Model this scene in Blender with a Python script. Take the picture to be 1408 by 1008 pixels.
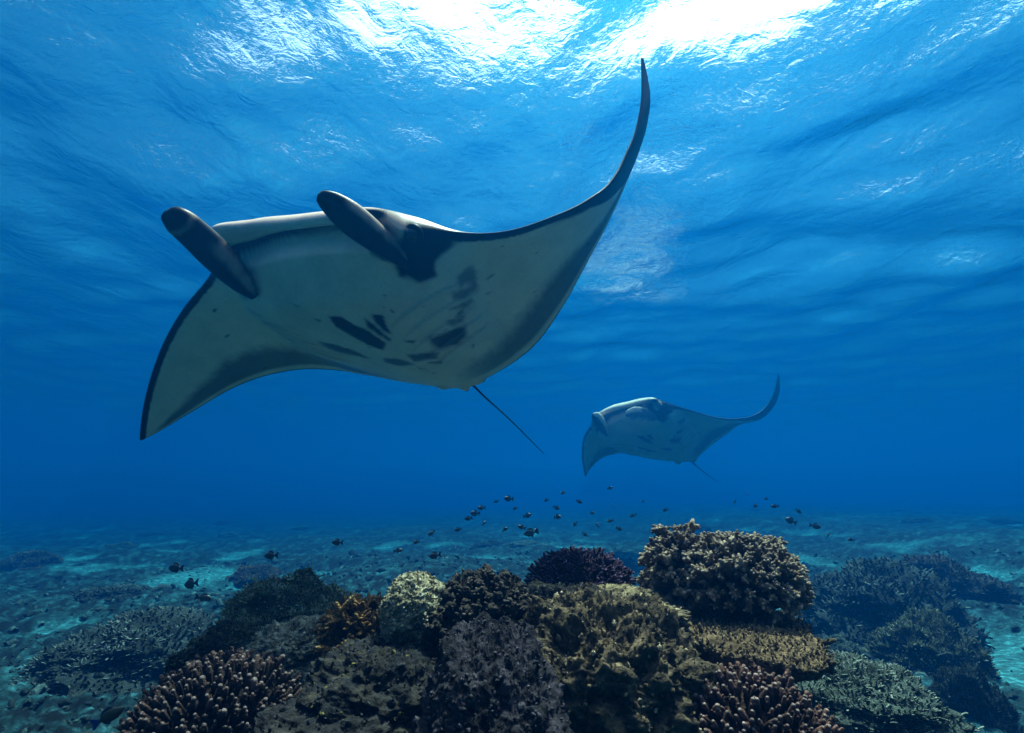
import bpy, bmesh, math, random
import numpy as np
from mathutils import Vector, Matrix, noise as mnoise

# ------------------------------------------------------------------ scene, camera, sky, sun, exposure
for o in list(bpy.data.objects):
    bpy.data.objects.remove(o)
scene = bpy.context.scene
COL = scene.collection
R = math.radians
rng = np.random.default_rng(11)
random.seed(11)

F_PX, CX, CY = 740.0, 704.0, 504.0          # photograph's focal length and centre, in its pixels
PITCH = math.atan(158.0 / F_PX)             # eye level lies 158 px below the centre
CAM_Z = 1.70                                # metres over the sand
SURF_Z = 5.3                                # still-water level

cam_d = bpy.data.cameras.new('camera')
cam_d.sensor_width = 36.0
cam_d.lens = 36.0 * F_PX / 1408.0
cam_d.clip_start = 0.05
cam_d.clip_end = 2000.0
cam = bpy.data.objects.new('camera', cam_d)
COL.objects.link(cam)
cam.location = (0, 0, CAM_Z)
cam.rotation_euler = (R(90) + PITCH, 0, 0)
scene.camera = cam

SUN_EL, SUN_AZ = R(66), R(20)                # azimuth clockwise from +Y
sun_dir = Vector((math.sin(SUN_AZ) * math.cos(SUN_EL), math.cos(SUN_AZ) * math.cos(SUN_EL), math.sin(SUN_EL)))
world = bpy.data.worlds.new('World')
scene.world = world
world.use_nodes = True
wn = world.node_tree
sky = wn.nodes.new('ShaderNodeTexSky')
sky.sky_type = 'NISHITA'
sky.sun_disc = False
sky.dust_density = 4.0
sky.sun_elevation = SUN_EL
sky.sun_rotation = SUN_AZ
bg = wn.nodes['Background']
bg.inputs['Strength'].default_value = 0.15
wn.links.new(sky.outputs['Color'], bg.inputs['Color'])

sun_l = bpy.data.lights.new('sun', 'SUN')
sun_l.energy = 5.0
sun_l.angle = R(0.6)
sun_l.color = (1.0, 0.89, 0.73)
sun = bpy.data.objects.new('sun', sun_l)
COL.objects.link(sun)
sun.location = sun_dir * 30
sun.rotation_euler = sun_dir.to_track_quat('Z', 'Y').to_euler()

scene.render.engine = 'CYCLES'
cy = scene.cycles
cy.use_denoising = True
cy.denoiser = 'OPENIMAGEDENOISE'
cy.max_bounces = 6
cy.diffuse_bounces = 2
cy.glossy_bounces = 3
cy.transmission_bounces = 2
cy.volume_bounces = 1
cy.transparent_max_bounces = 8
cy.sample_clamp_indirect = 4.0
cy.caustics_reflective = False
cy.caustics_refractive = False
cy.use_adaptive_sampling = True
cy.adaptive_threshold = 0.02
vs = scene.view_settings
vs.view_transform = 'Standard'
vs.look = 'None'
vs.gamma = 1.0
vs.use_curve_mapping = False
vs.exposure = 1.5

# ------------------------------------------------------------------ helpers
cp, sp = math.cos(PITCH), math.sin(PITCH)
def ray(u, v):
    """direction (per metre of depth) behind a photograph pixel"""
    x, y = (u - CX) / F_PX, (CY - v) / F_PX
    return np.array([x, cp - y * sp, sp + y * cp])
def at(u, v, z):
    return np.array([0, 0, CAM_Z]) + ray(u, v) * z
def pix(p):
    """photograph pixel and depth of points (n,3)"""
    q = np.asarray(p, float) - np.array([0, 0, CAM_Z])
    d = q[..., 1] * cp + q[..., 2] * sp
    y = -q[..., 1] * sp + q[..., 2] * cp
    return CX + F_PX * q[..., 0] / d, CY - F_PX * y / d, d

_perm = np.random.default_rng(5).permutation(256)
_perm = np.concatenate([_perm, _perm, _perm])
_grad = np.random.default_rng(6).normal(size=(256, 3))
_grad /= np.linalg.norm(_grad, axis=1)[:, None]
def perlin(p):
    p = np.asarray(p, float)
    i = np.floor(p).astype(int)
    f = p - i
    i &= 255
    w = f * f * f * (f * (f * 6 - 15) + 10)
    out = 0
    for dx in (0, 1):
        wx = w[:, 0] if dx else 1 - w[:, 0]
        for dy in (0, 1):
            wy = w[:, 1] if dy else 1 - w[:, 1]
            for dz in (0, 1):
                wz = w[:, 2] if dz else 1 - w[:, 2]
                h = _perm[_perm[_perm[(i[:, 0] + dx) & 255] + ((i[:, 1] + dy) & 255)] + ((i[:, 2] + dz) & 255)]
                g = _grad[h]
                d = g[:, 0] * (f[:, 0] - dx) + g[:, 1] * (f[:, 1] - dy) + g[:, 2] * (f[:, 2] - dz)
                out = out + wx * wy * wz * d
    return out * 1.5
def fbm(p, octaves=4, gain=0.5, ridged=False):
    p = np.asarray(p, float)
    a, s, out = 1.0, 1.0, 0
    for k in range(octaves):
        n = perlin(p * s + 17.3 * k)
        out = out + a * ((0.5 - np.abs(n)) * 1.6 if ridged else n)
        a *= gain
        s *= 2.03
    return out
def sstep(a, b, x):
    t = np.clip((x - a) / (b - a), 0, 1)
    return t * t * (3 - 2 * t)
def spline(xs, ys, x):
    """cubic Hermite through the knots (finite-difference tangents)"""
    xs = np.asarray(xs, float); ys = np.asarray(ys, float)
    if ys.ndim == 1: ys = ys[:, None]
    m = np.zeros_like(ys)
    h = np.diff(xs)
    d = np.diff(ys, axis=0) / h[:, None]
    m[1:-1] = (d[:-1] * h[1:, None] + d[1:] * h[:-1, None]) / (h[1:] + h[:-1])[:, None]
    m[0], m[-1] = d[0], d[-1]
    k = np.clip(np.searchsorted(xs, x) - 1, 0, len(xs) - 2)
    t = ((x - xs[k]) / h[k])[:, None]
    hh = h[k][:, None]
    return ((2*t**3 - 3*t**2 + 1) * ys[k] + (t**3 - 2*t**2 + t) * hh * m[k]
            + (-2*t**3 + 3*t**2) * ys[k+1] + (t**3 - t**2) * hh * m[k+1])
def mesh_from(name, verts, faces, mat=None, smooth=True, paint=None):
    me = bpy.data.meshes.new(name)
    verts = np.asarray(verts, np.float32)
    faces = np.asarray(faces, np.int32)
    k = faces.shape[1]
    me.vertices.add(len(verts))
    me.vertices.foreach_set('co', verts.ravel())
    me.loops.add(faces.size)
    me.loops.foreach_set('vertex_index', faces.ravel())
    me.polygons.add(len(faces))
    me.polygons.foreach_set('loop_start', np.arange(0, faces.size, k, dtype=np.int32))
    me.polygons.foreach_set('loop_total', np.full(len(faces), k, np.int32))
    me.polygons.foreach_set('use_smooth', np.full(len(faces), smooth))
    me.update(calc_edges=True)
    if paint is not None:
        a = me.attributes.new('paint', 'FLOAT_COLOR', 'POINT')
        c = np.ones((len(verts), 4), np.float32)
        c[:, :3] = paint
        a.data.foreach_set('color', c.ravel())
    if mat: me.materials.append(mat)
    return me
def link(name, me, parent=None, loc=None):
    o = bpy.data.objects.new(name, me)
    COL.objects.link(o)
    if parent is not None: o.parent = parent
    if loc is not None: o.location = loc
    return o
def tag(o, label=None, cat=None, group=None, kind=None):
    if label: o['label'] = label
    if cat: o['category'] = cat
    if group: o['group'] = group
    if kind: o['kind'] = kind
    return o
def grid_faces(nu, nv, wrap=False):
    """quads of a (nu,nv) vertex grid; wrap closes v"""
    i = np.arange(nu - 1)[:, None]
    j = np.arange(nv if wrap else nv - 1)[None, :]
    a = i * nv + j; b = i * nv + (j + 1) % nv
    c = (i + 1) * nv + (j + 1) % nv; d = (i + 1) * nv + j
    return np.stack([a, b, c, d], -1).reshape(-1, 4)

class NT:
    """small node-tree writer"""
    def __init__(self, mat):
        self.t = mat.node_tree; self.n = self.t.nodes; self.l = self.t.links
    def add(self, kind, **kw):
        nd = self.n.new(kind)
        for k, v in kw.items():
            if k.startswith('_'): setattr(nd, k[1:], v)
        for k, v in kw.items():
            if k.startswith('_'): continue
            key = k.replace('__', ' ')
            s = nd.inputs[int(key[1:])] if key[0] == 'i' and key[1:].isdigit() else nd.inputs[key]
            if isinstance(v, bpy.types.NodeSocket): self.l.new(v, s)
            else: s.default_value = v
        return nd
    def ramp(self, fac, stops):
        nd = self.n.new('ShaderNodeValToRGB')
        el = nd.color_ramp.elements
        while len(el) < len(stops): el.new(0.5)
        for e, (p, c) in zip(el, stops):
            e.position = p
            e.color = (c[0], c[1], c[2], 1) if hasattr(c, '__len__') else (c, c, c, 1)
        self.l.new(fac, nd.inputs[0])
        return nd.outputs[0]
    def mixc(self, fac, a, b, blend='MIX'):
        nd = self.n.new('ShaderNodeMix'); nd.data_type = 'RGBA'; nd.blend_type = blend
        for s, v in ((nd.inputs[0], fac), (nd.inputs[6], a), (nd.inputs[7], b)):
            if isinstance(v, bpy.types.NodeSocket): self.l.new(v, s)
            elif s.type == 'RGBA': s.default_value = (*v[:3], 1)
            else: s.default_value = v
        return nd.outputs[2]
    def math(self, op, a, b=0.0, clamp=False):
        nd = self.n.new('ShaderNodeMath'); nd.operation = op; nd.use_clamp = clamp
        for s, v in ((nd.inputs[0], a), (nd.inputs[1], b)):
            if isinstance(v, bpy.types.NodeSocket): self.l.new(v, s)
            else: s.default_value = v
        return nd.outputs[0]
def new_mat(name):
    m = bpy.data.materials.new(name); m.use_nodes = True
    t = NT(m)
    return m, t, t.n['Principled BSDF']
# ------------------------------------------------------------------ water surface seen from below
def water_material():
    m, t, b = new_mat('water_surface')
    t.n.remove(b)
    out = t.n['Material Output']
    tc = t.add('ShaderNodeTexCoord').outputs['Object']
    mp = t.add('ShaderNodeMapping', Vector=tc, Scale=(1.0, 0.6, 1.0), Rotation=(0, 0, R(-18))).outputs[0]
    n1 = t.add('ShaderNodeTexNoise', Vector=mp, Scale=1.9, Detail=2.0, Roughness=0.5, Distortion=0.8).outputs[0]
    n2 = t.add('ShaderNodeTexNoise', Vector=tc, Scale=6.0, Detail=3.0, Roughness=0.55, Distortion=1.0).outputs[0]
    n3 = t.add('ShaderNodeTexNoise', Vector=tc, Scale=26.0, Detail=2.0, Roughness=0.6, Distortion=2.0).outputs[0]
    h = t.math('ADD', t.math('ADD', t.math('MULTIPLY', n1, 0.034), t.math('MULTIPLY', n2, 0.0095)), t.math('MULTIPLY', n3, 0.0020))
    bump = t.add('ShaderNodeBump', Height=h, Strength=1.0, Distance=1.0).outputs[0]
    # light let through by the rippled interface: full inside the critical angle, a cyan remainder outside it
    inc = t.add('ShaderNodeNewGeometry').outputs['Incoming']
    mu = t.math('ABSOLUTE', t.add('ShaderNodeVectorMath', _operation='DOT_PRODUCT', i0=inc, i1=bump).outputs['Value'])
    fr = t.ramp(mu, [(0.12, 0.0), (0.33, 0.10), (0.50, 0.21), (0.697, 0.23), (0.712, 0.95), (0.9, 0.98)])
    tint = t.ramp(mu, [(0.2, (0.0, 0.42, 0.95)), (0.60, (0.10, 0.64, 1.0)), (0.695, (0.25, 0.72, 1.0)), (0.714, (1, 1, 1))])
    tr = t.add('ShaderNodeBsdfTransparent', Color=tint).outputs[0]
    gl = t.add('ShaderNodeBsdfGlossy', Color=(0.98, 0.98, 0.98, 1), Roughness=0.05, Normal=bump).outputs[0]
    mx = t.add('ShaderNodeMixShader', i0=fr, i1=gl, i2=tr).outputs[0]
    t.l.new(mx, out.inputs['Surface'])
    return m
def polar(nr, na, r0, r1):
    """rings round the viewpoint's foot, finer over the side that is looked at"""
    r = r0 * (r1 / r0) ** np.linspace(0, 1, nr)
    nf = int(na * .82)
    a = np.concatenate([np.linspace(-1.05, 1.05, nf, endpoint=False), np.linspace(1.05, 2 * np.pi - 1.05, na - nf, endpoint=False)])
    x = r[:, None] * np.sin(a)[None, :]; y = r[:, None] * np.cos(a)[None, :]
    return np.stack([x.ravel(), y.ravel()], 1), np.repeat(r, na)
def wave_height(xy):
    h = np.zeros(len(xy))
    g = np.random.default_rng(3)
    for k in range(34):
        lam = 0.55 * 1.075 ** k if k < 28 else 5.5 + 1.6 * (k - 28)
        a = g.normal(0.25, 0.4) if k % 2 else g.normal(1.25, 0.5)
        ph = g.uniform(0, 6.28)
        slope = 0.018 + 0.030 * math.exp(-(math.log(lam / 2.4) / 0.7) ** 2)
        h += slope * lam / 6.2832 * np.sin(6.2832 / lam * (xy[:, 0] * math.cos(a) + xy[:, 1] * math.sin(a)) + ph
                                   + 0.9 * np.sin((xy[:, 1] * math.cos(a) - xy[:, 0] * math.sin(a)) * 1.5 / lam + ph * 2))
    return h
xy, rr = polar(300, 400, 0.4, 95)
wz = wave_height(xy) * (1 - sstep(40, 80, rr))
fc = grid_faces(300, 400, True)
me = mesh_from('water_surface', np.column_stack([xy, wz]), fc, water_material())
water = tag(link('water_surface', me, loc=(0, 0, SURF_Z)), 'rippled blue water surface overhead with white patches of sky', kind='structure')

# ------------------------------------------------------------------ seabed
OUT_C = np.array([0.15, 2.0])
def ground(x, y):
    p = np.column_stack([x, y, np.zeros(len(x))])
    z = 0.16 * perlin(p * 0.33 + 3) + 0.10 * perlin(p * 0.9 + 9)
    z += 0.16 * perlin(p * 0.13 + 21) * sstep(4, 9, y) - 0.026 * np.clip(y - 7, 0, 90)     # falls away seaward
    z += 0.05 * sstep(2, 14, x) * np.clip(x - 1, 0, 10)            # rises a little to the right
    z += -0.03 * np.clip(-x - 1, 0, 14)
    return z
def rubble_mask(x, y):
    p = np.column_stack([x, y, np.zeros(len(x))])
    return sstep(-0.50, 0.16, perlin(p * np.array([.55, .4, 1]) + 31) + 0.5 * perlin(p * 1.4 + 7) + 0.02 * (y - 3))
def seabed_material():
    m, t, b = new_mat('seabed')
    at_ = t.add('ShaderNodeAttribute', _attribute_name='paint').outputs['Color']
    tc = t.add('ShaderNodeTexCoord').outputs['Object']
    n = t.add('ShaderNodeTexNoise', Vector=tc, Scale=14.0, Detail=6.0, Roughness=0.65).outputs[0]
    c = t.mixc(1.0, at_, t.ramp(n, [(0.34, 0.25), (0.52, 0.8), (0.68, 2.4)]), 'MULTIPLY')
    t.l.new(c, b.inputs['Base Color'])
    b.inputs['Roughness'].default_value = 0.9
    b.inputs['Specular IOR Level'].default_value = 0.1
    n2 = t.add('ShaderNodeTexNoise', Vector=tc, Scale=40.0, Detail=5.0, Roughness=0.7).outputs[0]
    t.l.new(t.add('ShaderNodeBump', Height=n2, Strength=0.8, Distance=0.03).outputs[0], b.inputs['Normal'])
    return m
xy, rr = polar(480, 540, 0.4, 95)
gz = ground(xy[:, 0], xy[:, 1])
mk = rubble_mask(xy[:, 0], xy[:, 1])
p3 = np.column_stack([xy, np.zeros(len(xy))])
fadeo = 1 - sstep(18, 40, rr)
lump = fbm(p3 * 3.0, 5, 0.62, True)
gz = gz + mk * fadeo * (0.085 * lump - 0.03) + (1 - mk) * fadeo * 0.018 * fbm(p3 * 4, 4, .6)
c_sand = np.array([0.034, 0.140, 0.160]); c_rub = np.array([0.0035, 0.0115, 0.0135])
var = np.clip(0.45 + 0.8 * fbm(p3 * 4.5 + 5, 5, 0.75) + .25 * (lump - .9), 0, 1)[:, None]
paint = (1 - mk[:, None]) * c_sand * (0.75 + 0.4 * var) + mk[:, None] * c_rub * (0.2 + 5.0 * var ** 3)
me = mesh_from('seabed', np.column_stack([xy, gz]), grid_faces(480, 540, True), seabed_material(), paint=paint)
tag(link('seabed', me), 'pale sand and coral rubble seabed', kind='structure')
def ground_at(x, y):
    return float(ground(np.array([x]), np.array([y]))[0])
# ------------------------------------------------------------------ manta rays
def skin_material():
    m, t, b = new_mat('manta_skin')
    at_ = t.add('ShaderNodeAttribute', _attribute_name='paint').outputs['Color']
    tc = t.add('ShaderNodeTexCoord').outputs['Object']
    n = t.add('ShaderNodeTexNoise', Vector=tc, Scale=5.0, Detail=6.0, Roughness=0.6).outputs[0]
    n3 = t.add('ShaderNodeTexNoise', Vector=tc, Scale=60.0, Detail=3.0, Roughness=0.6).outputs[0]
    c = t.mixc(1.0, at_, t.ramp(n, [(0.3, 0.86), (0.7, 1.08)]), 'MULTIPLY')
    c = t.mixc(1.0, c, t.ramp(n3, [(0.3, 0.93), (0.7, 1.05)]), 'MULTIPLY')
    t.l.new(c, b.inputs['Base Color'])
    b.inputs['Roughness'].default_value = 0.34
    b.inputs['Specular IOR Level'].default_value = 0.06
    n2 = t.add('ShaderNodeTexNoise', Vector=tc, Scale=180.0, Detail=2.0).outputs[0]
    t.l.new(t.add('ShaderNodeBump', Height=n2, Strength=0.25, Distance=0.004).outputs[0], b.inputs['Normal'])
    return m
SKIN = skin_material()
def eye_material():
    m, t, b = new_mat('manta_eye')
    b.inputs['Base Color'].default_value = (0.006, 0.006, 0.008, 1)
    b.inputs['Roughness'].default_value = 0.08
    return m
EYE = eye_material()

WHITE = np.array([0.92, 0.65, 0.49]); DARK = np.array([0.005, 0.005, 0.007]); GREY = np.array([0.11, 0.125, 0.125])

def poly_sd(px, py, poly):
    """signed distance in pixels to a closed polygon, positive inside"""
    poly = np.asarray(poly, float)
    d = np.full(len(px), 1e9); ins = np.zeros(len(px), bool)
    for (x0, y0), (x1, y1) in zip(poly, np.roll(poly, -1, 0)):
        ex, ey = x1 - x0, y1 - y0
        t = np.clip(((px - x0) * ex + (py - y0) * ey) / (ex * ex + ey * ey + 1e-9), 0, 1)
        d = np.minimum(d, np.hypot(px - x0 - t * ex, py - y0 - t * ey))
        c = ((y0 > py) != (y1 > py)) & (px < (x1 - x0) * (py - y0) / (y1 - y0 + 1e-12) + x0)
        ins ^= c
    return np.where(ins, d, -d)

def tube(path, radii, n=20, squash=1.0, side=None, spiral=0.0, rings=40, cap=True):
    """round-ended tapering tube along a spline; side = direction of the long axis of its section"""
    path = np.asarray(path, float); k = len(path)
    u = np.linspace(0, 1, rings) ** 0.85
    u = 1 - (1 - np.linspace(0, 1, rings)) ** 1.5
    c = spline(np.linspace(0, 1, k), path, u)
    r = spline(np.linspace(0, 1, k), np.asarray(radii, float), u)[:, 0]
    tg = np.gradient(c, axis=0); tg /= np.linalg.norm(tg, axis=1)[:, None]
    sd = np.asarray(side if side is not None else (0.3, 0.2, 1.0), float)
    e1 = sd[None, :] - tg * (tg @ sd)[:, None]; e1 /= np.linalg.norm(e1, axis=1)[:, None]
    e2 = np.cross(tg, e1)
    th = np.linspace(0, 2 * np.pi, n, endpoint=False)
    rad = 1 + spiral * (th / (2 * np.pi) - 0.5)
    V = c[:, None, :] + r[:, None, None] * (rad[None, :, None] * (np.cos(th)[None, :, None] * e1[:, None, :] + squash * np.sin(th)[None, :, None] * e2[:, None, :]))
    faces = grid_faces(rings, n, True)
    return V.reshape(-1, 3), faces, np.repeat(u, n), np.tile(th, rings)

def build_manta(name, label, secs, frame, blotch, paint_fn, horns, tail, pelvic, eyes, size=1.0):
    mouth, tl, hl, hr = [at(*q) for q in frame]
    Fv = mouth - tl; Fv /= np.linalg.norm(Fv)
    Lv = hl - hr; Lv -= Fv * Lv.dot(Fv); Lv /= np.linalg.norm(Lv)
    Dv = np.cross(Lv, Fv)
    O = 0.5 * (mouth + tl)
    M = np.stack([Lv, Fv, Dv])
    loc = lambda p: (np.asarray(p) - O) @ M.T
    root = bpy.data.objects.new(name, None); COL.objects.link(root)
    root.empty_display_size = 0.3
    mw = Matrix.Identity(4)
    for i in range(3):
        for j in range(3): mw[i][j] = M[j][i]
        mw[i][3] = O[i]
    root.matrix_world = mw
    tag(root, label, 'manta ray', 'manta rays gliding over the reef')

    S = [q[0] for q in secs]
    LEk = np.array([loc(at(*q[1])) for q in secs]); TEk = np.array([loc(at(*q[2])) for q in secs])
    ns, nl, nu_ = 380, 170, 36
    s = np.linspace(-1, 1, ns); s = np.sign(s) * np.abs(s) ** 1.0
    LE = spline(S, LEk, s); TE = spline(S, TEk, s)
    mid = 0.5 * (LE + TE)
    span = np.gradient(mid, axis=0)
    ch = LE - TE
    N = np.cross(ch, span); nn = np.linalg.norm(N, axis=1)
    N = N / np.maximum(nn, 1e-9)[:, None]
    # steady the normal near the tips
    for k in range(3):
        N[1:-1] = (N[:-2] + N[1:-1] + N[2:]) / 3
    N /= np.linalg.norm(N, axis=1)[:, None]
    a = np.abs(s)
    chl = np.linalg.norm(ch, axis=1)
    up = size * (0.17 * np.exp(-(a / 0.26) ** 2.6) + 0.045 * (1 - a) ** 0.8 + 0.012)
    lo = size * (0.25 * np.exp(-(a / 0.345) ** 4.0) + 0.030 * (1 - a) ** 0.8 + 0.004)
    th_tip = np.minimum(1, (1 - a) / 0.04)
    up *= 0.3 + 0.7 * th_tip; lo *= 0.3 + 0.7 * th_tip
    hm_ = 1 - sstep(0.235, 0.285, a)
    cl = np.linspace(0, 1, nl) ** 1.25
    # ventral sheet
    C, SS = np.meshgrid(cl, s)
    d = C * chl[:, None] / size
    bel = np.sin(np.pi * (0.06 + 0.94 * C) ** 0.62) ** 0.75
    wing = np.sqrt(C) * (1 - C) / 0.385
    body_w = np.exp(-(np.abs(SS) / 0.37) ** 5)
    dg = (0.075 + 0.09 * sstep(0.02, -0.24, SS) + 0.03 * sstep(0.1, 0.24, SS))
    jaw = 0.45 * sstep(dg - 0.005, dg + 0.05, d) + 0.55 * sstep(dg - 0.005, dg + 0.30, d)
    lip = 0.030 * np.sqrt(np.clip(d / 0.03, 0, 1)) * size
    belly = lo[:, None] * (body_w * bel + (1 - body_w) * wing)
    low = np.where(hm_[:, None] > 0, hm_[:, None] * (lip * (1 - jaw) + (belly * 1.0 + 0.02 * size * np.exp(-((d - dg - 0.09) / 0.06) ** 2)) * jaw) + (1 - hm_[:, None]) * belly, belly)
    low -= hm_[:, None] * 0.055 * size * np.exp(-((d - dg) / 0.024) ** 2)
    # gill slits: five stepped ridges on each side of the belly
    aa = np.abs(SS)
    gill = np.zeros_like(C)
    for k in range(5):
        c0 = 0.27 + 0.078 * k
        line = c0 - 0.55 * (aa - 0.25) + 3.0 * (aa - 0.25) ** 2
        g_ = np.clip((C - line) / 0.012, -1, 6)
        prof = np.where(g_ < 0, sstep(-1, 0, g_), np.exp(-g_ * 0.5))
        win = sstep(0.13, 0.21, aa) * (1 - sstep(0.335, 0.36, aa))
        low += size * 0.022 * win * prof
        gill = np.maximum(gill, win * np.exp(-((C - line + 0.006) / 0.0032) ** 2))
    # the belly meets the wing in a soft fold
    low -= size * 0.010 * np.exp(-((aa - 0.375) / 0.014) ** 2) * sstep(0.16, 0.26, C) * (1 - sstep(0.66, 0.8, C))
    low += size * 0.004 * perlin(np.stack([SS.ravel() * 9, C.ravel() * 6, 0 * C.ravel()], 1)).reshape(C.shape) * (1 - aa) * sstep(0, 0.2, C) * (1 - sstep(0.8, 1, C))
    VL = LE[:, None, :] - C[..., None] * ch[:, None, :] - N[:, None, :] * low[..., None]
    # dorsal sheet, trailing edge back to the leading edge
    cu = np.linspace(1, 0, nu_)[1:-1] ** 1.4
    Cu, _ = np.meshgrid(cu, s)
    hi = up[:, None] * np.sqrt(Cu) * (1 - Cu) / 0.385
    VU = LE[:, None, :] - Cu[..., None] * ch[:, None, :] + N[:, None, :] * hi[..., None]
    V = np.concatenate([VL, VU], 1)
    nv = V.shape[1]
    V = V.reshape(-1, 3)
    faces = grid_faces(ns, nv, True)
    # paint
    W = V @ M + O
    pu, pv_, pd = pix(W)
    CC = np.concatenate([C, np.full_like(Cu, -1)], 1).ravel()
    CU = np.concatenate([np.full_like(C, -1), Cu], 1).ravel()
    ST = np.repeat(s, nv)
    vent = CC >= 0
    col = np.tile(WHITE, (len(V), 1))
    nz = fbm(np.column_stack([V * 7.0]), 3)
    nq = fbm(V * 45.0, 3)
    nf = fbm(np.column_stack([ST * 140, CC * 10, CC * 0]), 2)
    A = np.abs(ST)
    CHL = np.repeat(chl, nv)
    def lay(mask, c):
        nonlocal col
        mm = np.clip(mask, 0, 1)[:, None]
        col = col * (1 - mm) + np.asarray(c) * mm
    # grey band inside the trailing edge
    wband = 0.5 * sstep(0.10, 0.30, A) * (1 - sstep(0.90, 0.97, A))
    c1 = 0.80 - 0.16 * np.exp(-((A - 0.60) / 0.22) ** 2)
    lay(1.75 * wband * sstep(c1 - 0.10, c1 + 0.07, CC + 0.022 * nf + 0.03 * nz) * (1 - 0.92 * sstep(0.905, 0.955, CC)), GREY)
    for b in blotch:
        poly, soft, c, strength = b
        sd = poly_sd(pu, pv_, poly)
        lay(vent * strength * sstep(-soft, soft, sd + soft * 0.7 * nz + soft * 0.5 * nq), c)
    GL = np.concatenate([gill, np.zeros_like(Cu)], 1).ravel()
    lay(0.3 * GL, GREY * .4)
    gs = np.random.default_rng(int(1000 * size) + 4)
    for k in range(46):
        x0, y0 = gs.uniform(-1.3, 1.3) * size, gs.uniform(-.6, .5) * size
        r0 = size * gs.uniform(.004, .011); sx = gs.uniform(.6, 2.4)
        lay(vent * gs.uniform(.35, .85) * np.exp(-((((V[:, 0] - x0) / (r0 * sx)) ** 2 + ((V[:, 1] - y0) / r0) ** 2) ** 2)), DARK * 4)
    # dark leading margin, dark tips, hair-line trailing margin
    dm = CC * CHL / size
    lay(vent * sstep(0.235, 0.30, A) * (1 - sstep(0.036, 0.052, dm + 0.005 * nf)), DARK)
    lay(vent * (1 - sstep(-0.05, 0.03, CC - np.interp(ST, [.4, .66, .78, .85, .9], [-.06, .04, .18, .6, 1.3]))), DARK * 2.2)
    lay(vent * sstep(0.985, 0.993, CC) * sstep(0.05, 0.2, A), DARK * 2)
    # mouth: pale upper lip, dark pigment and painted-in groove shade along the lower jaw's fold
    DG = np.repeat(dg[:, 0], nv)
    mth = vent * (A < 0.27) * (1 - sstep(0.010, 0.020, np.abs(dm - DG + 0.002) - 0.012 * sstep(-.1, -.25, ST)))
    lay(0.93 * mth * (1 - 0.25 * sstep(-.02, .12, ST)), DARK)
    if paint_fn: paint_fn(lay, pu, pv_, ST, CC, nz, vent)
    # dorsal side: black with pale shoulder bars
    lay(~vent * 1.0, DARK)
    sh = ~vent * np.exp(-((CU - 0.30 - 0.4 * np.abs(A - 0.17)) / 0.07) ** 2) * sstep(0.04, 0.1, A) * (1 - sstep(0.25, 0.36, A))
    lay(0.8 * sh, WHITE * 0.7)
    lay(~vent * (1 - sstep(0.05, 0.10, CU)) * (1 - sstep(0.215, 0.25, A)), WHITE)
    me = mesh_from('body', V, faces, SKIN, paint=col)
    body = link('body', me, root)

    vis = np.argsort(pd)
    def surf(u, v, rad=5.0):
        m = np.where((np.abs(pu - u) < rad) & (np.abs(pv_ - v) < rad))[0]
        return m[np.argmin(pd[m])] if len(m) else None
    # cephalic fins: rolled paddles
    for h in horns:
        i = surf(*h['base'], 9)
        zb = pd[i] if i is not None else h['z']
        pts = [loc(at(u, v, zb + dz)) for (u, v, dz, r) in h['path']]
        rad = [r * (zb + dz) / F_PX for (u, v, dz, r) in h['path']]
        sd = M @ np.array(h['side'], float)
        Vh, Fh, uu, th = tube(pts, rad, 40, h.get('squash', 0.62), sd, h.get('spiral', 0.0), 70)
        c = np.tile(DARK, (len(Vh), 1))
        n_ = fbm(Vh * 16, 3)
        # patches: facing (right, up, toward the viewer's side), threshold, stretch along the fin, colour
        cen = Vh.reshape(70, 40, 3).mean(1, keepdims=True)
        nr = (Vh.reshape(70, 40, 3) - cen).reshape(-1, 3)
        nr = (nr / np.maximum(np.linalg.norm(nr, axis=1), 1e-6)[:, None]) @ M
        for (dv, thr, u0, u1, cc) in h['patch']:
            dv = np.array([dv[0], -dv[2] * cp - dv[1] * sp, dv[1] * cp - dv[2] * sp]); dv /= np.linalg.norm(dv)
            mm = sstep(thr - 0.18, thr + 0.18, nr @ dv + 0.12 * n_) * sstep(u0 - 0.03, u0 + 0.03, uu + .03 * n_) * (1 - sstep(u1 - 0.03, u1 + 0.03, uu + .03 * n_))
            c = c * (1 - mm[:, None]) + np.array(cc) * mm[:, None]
        link('cephalic_fin', mesh_from('cephalic_fin', Vh, Fh, SKIN, paint=c), root)
    for (u, v, r) in eyes:
        i = surf(u, v, 7)
        rr_ = r * pd[i] / F_PX
        p = V[i]
        bm = bmesh.new()
        bmesh.ops.create_uvsphere(bm, u_segments=24, v_segments=16, radius=rr_)
        for vv in bm.verts: vv.co.z *= 0.85
        me = bpy.data.meshes.new('eye'); bm.to_mesh(me); bm.free()
        for pl in me.polygons: pl.use_smooth = True
        me.materials.append(EYE)
        link('eye', me, root, p)
        # heavy lid over the eye
        tt = np.linspace(0, 1, 30); 
        vd = M @ (-ray(u, v)); vd /= np.linalg.norm(vd)
        upv = M @ np.array([0.45, -0.3, 1.0]); upv -= vd * upv.dot(vd); upv /= np.linalg.norm(upv)
        sdv = np.cross(upv, vd)
        pts = [p + rr_ * 1.12 * (math.cos(q) * sdv + math.sin(q) * upv) + vd * rr_ * 0.35 for q in np.linspace(-0.2, 2.6, 7)]
        Vh, Fh, _, _ = tube(pts, [0.05 * rr_, .28 * rr_, .34 * rr_, .34 * rr_, .34 * rr_, .28 * rr_, 0.05 * rr_], 12, 1, vd, 0, 26)
        link('eyelid', mesh_from('eyelid', Vh, Fh, SKIN, paint=np.tile(DARK * 1.6, (len(Vh), 1))), root)
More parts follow.
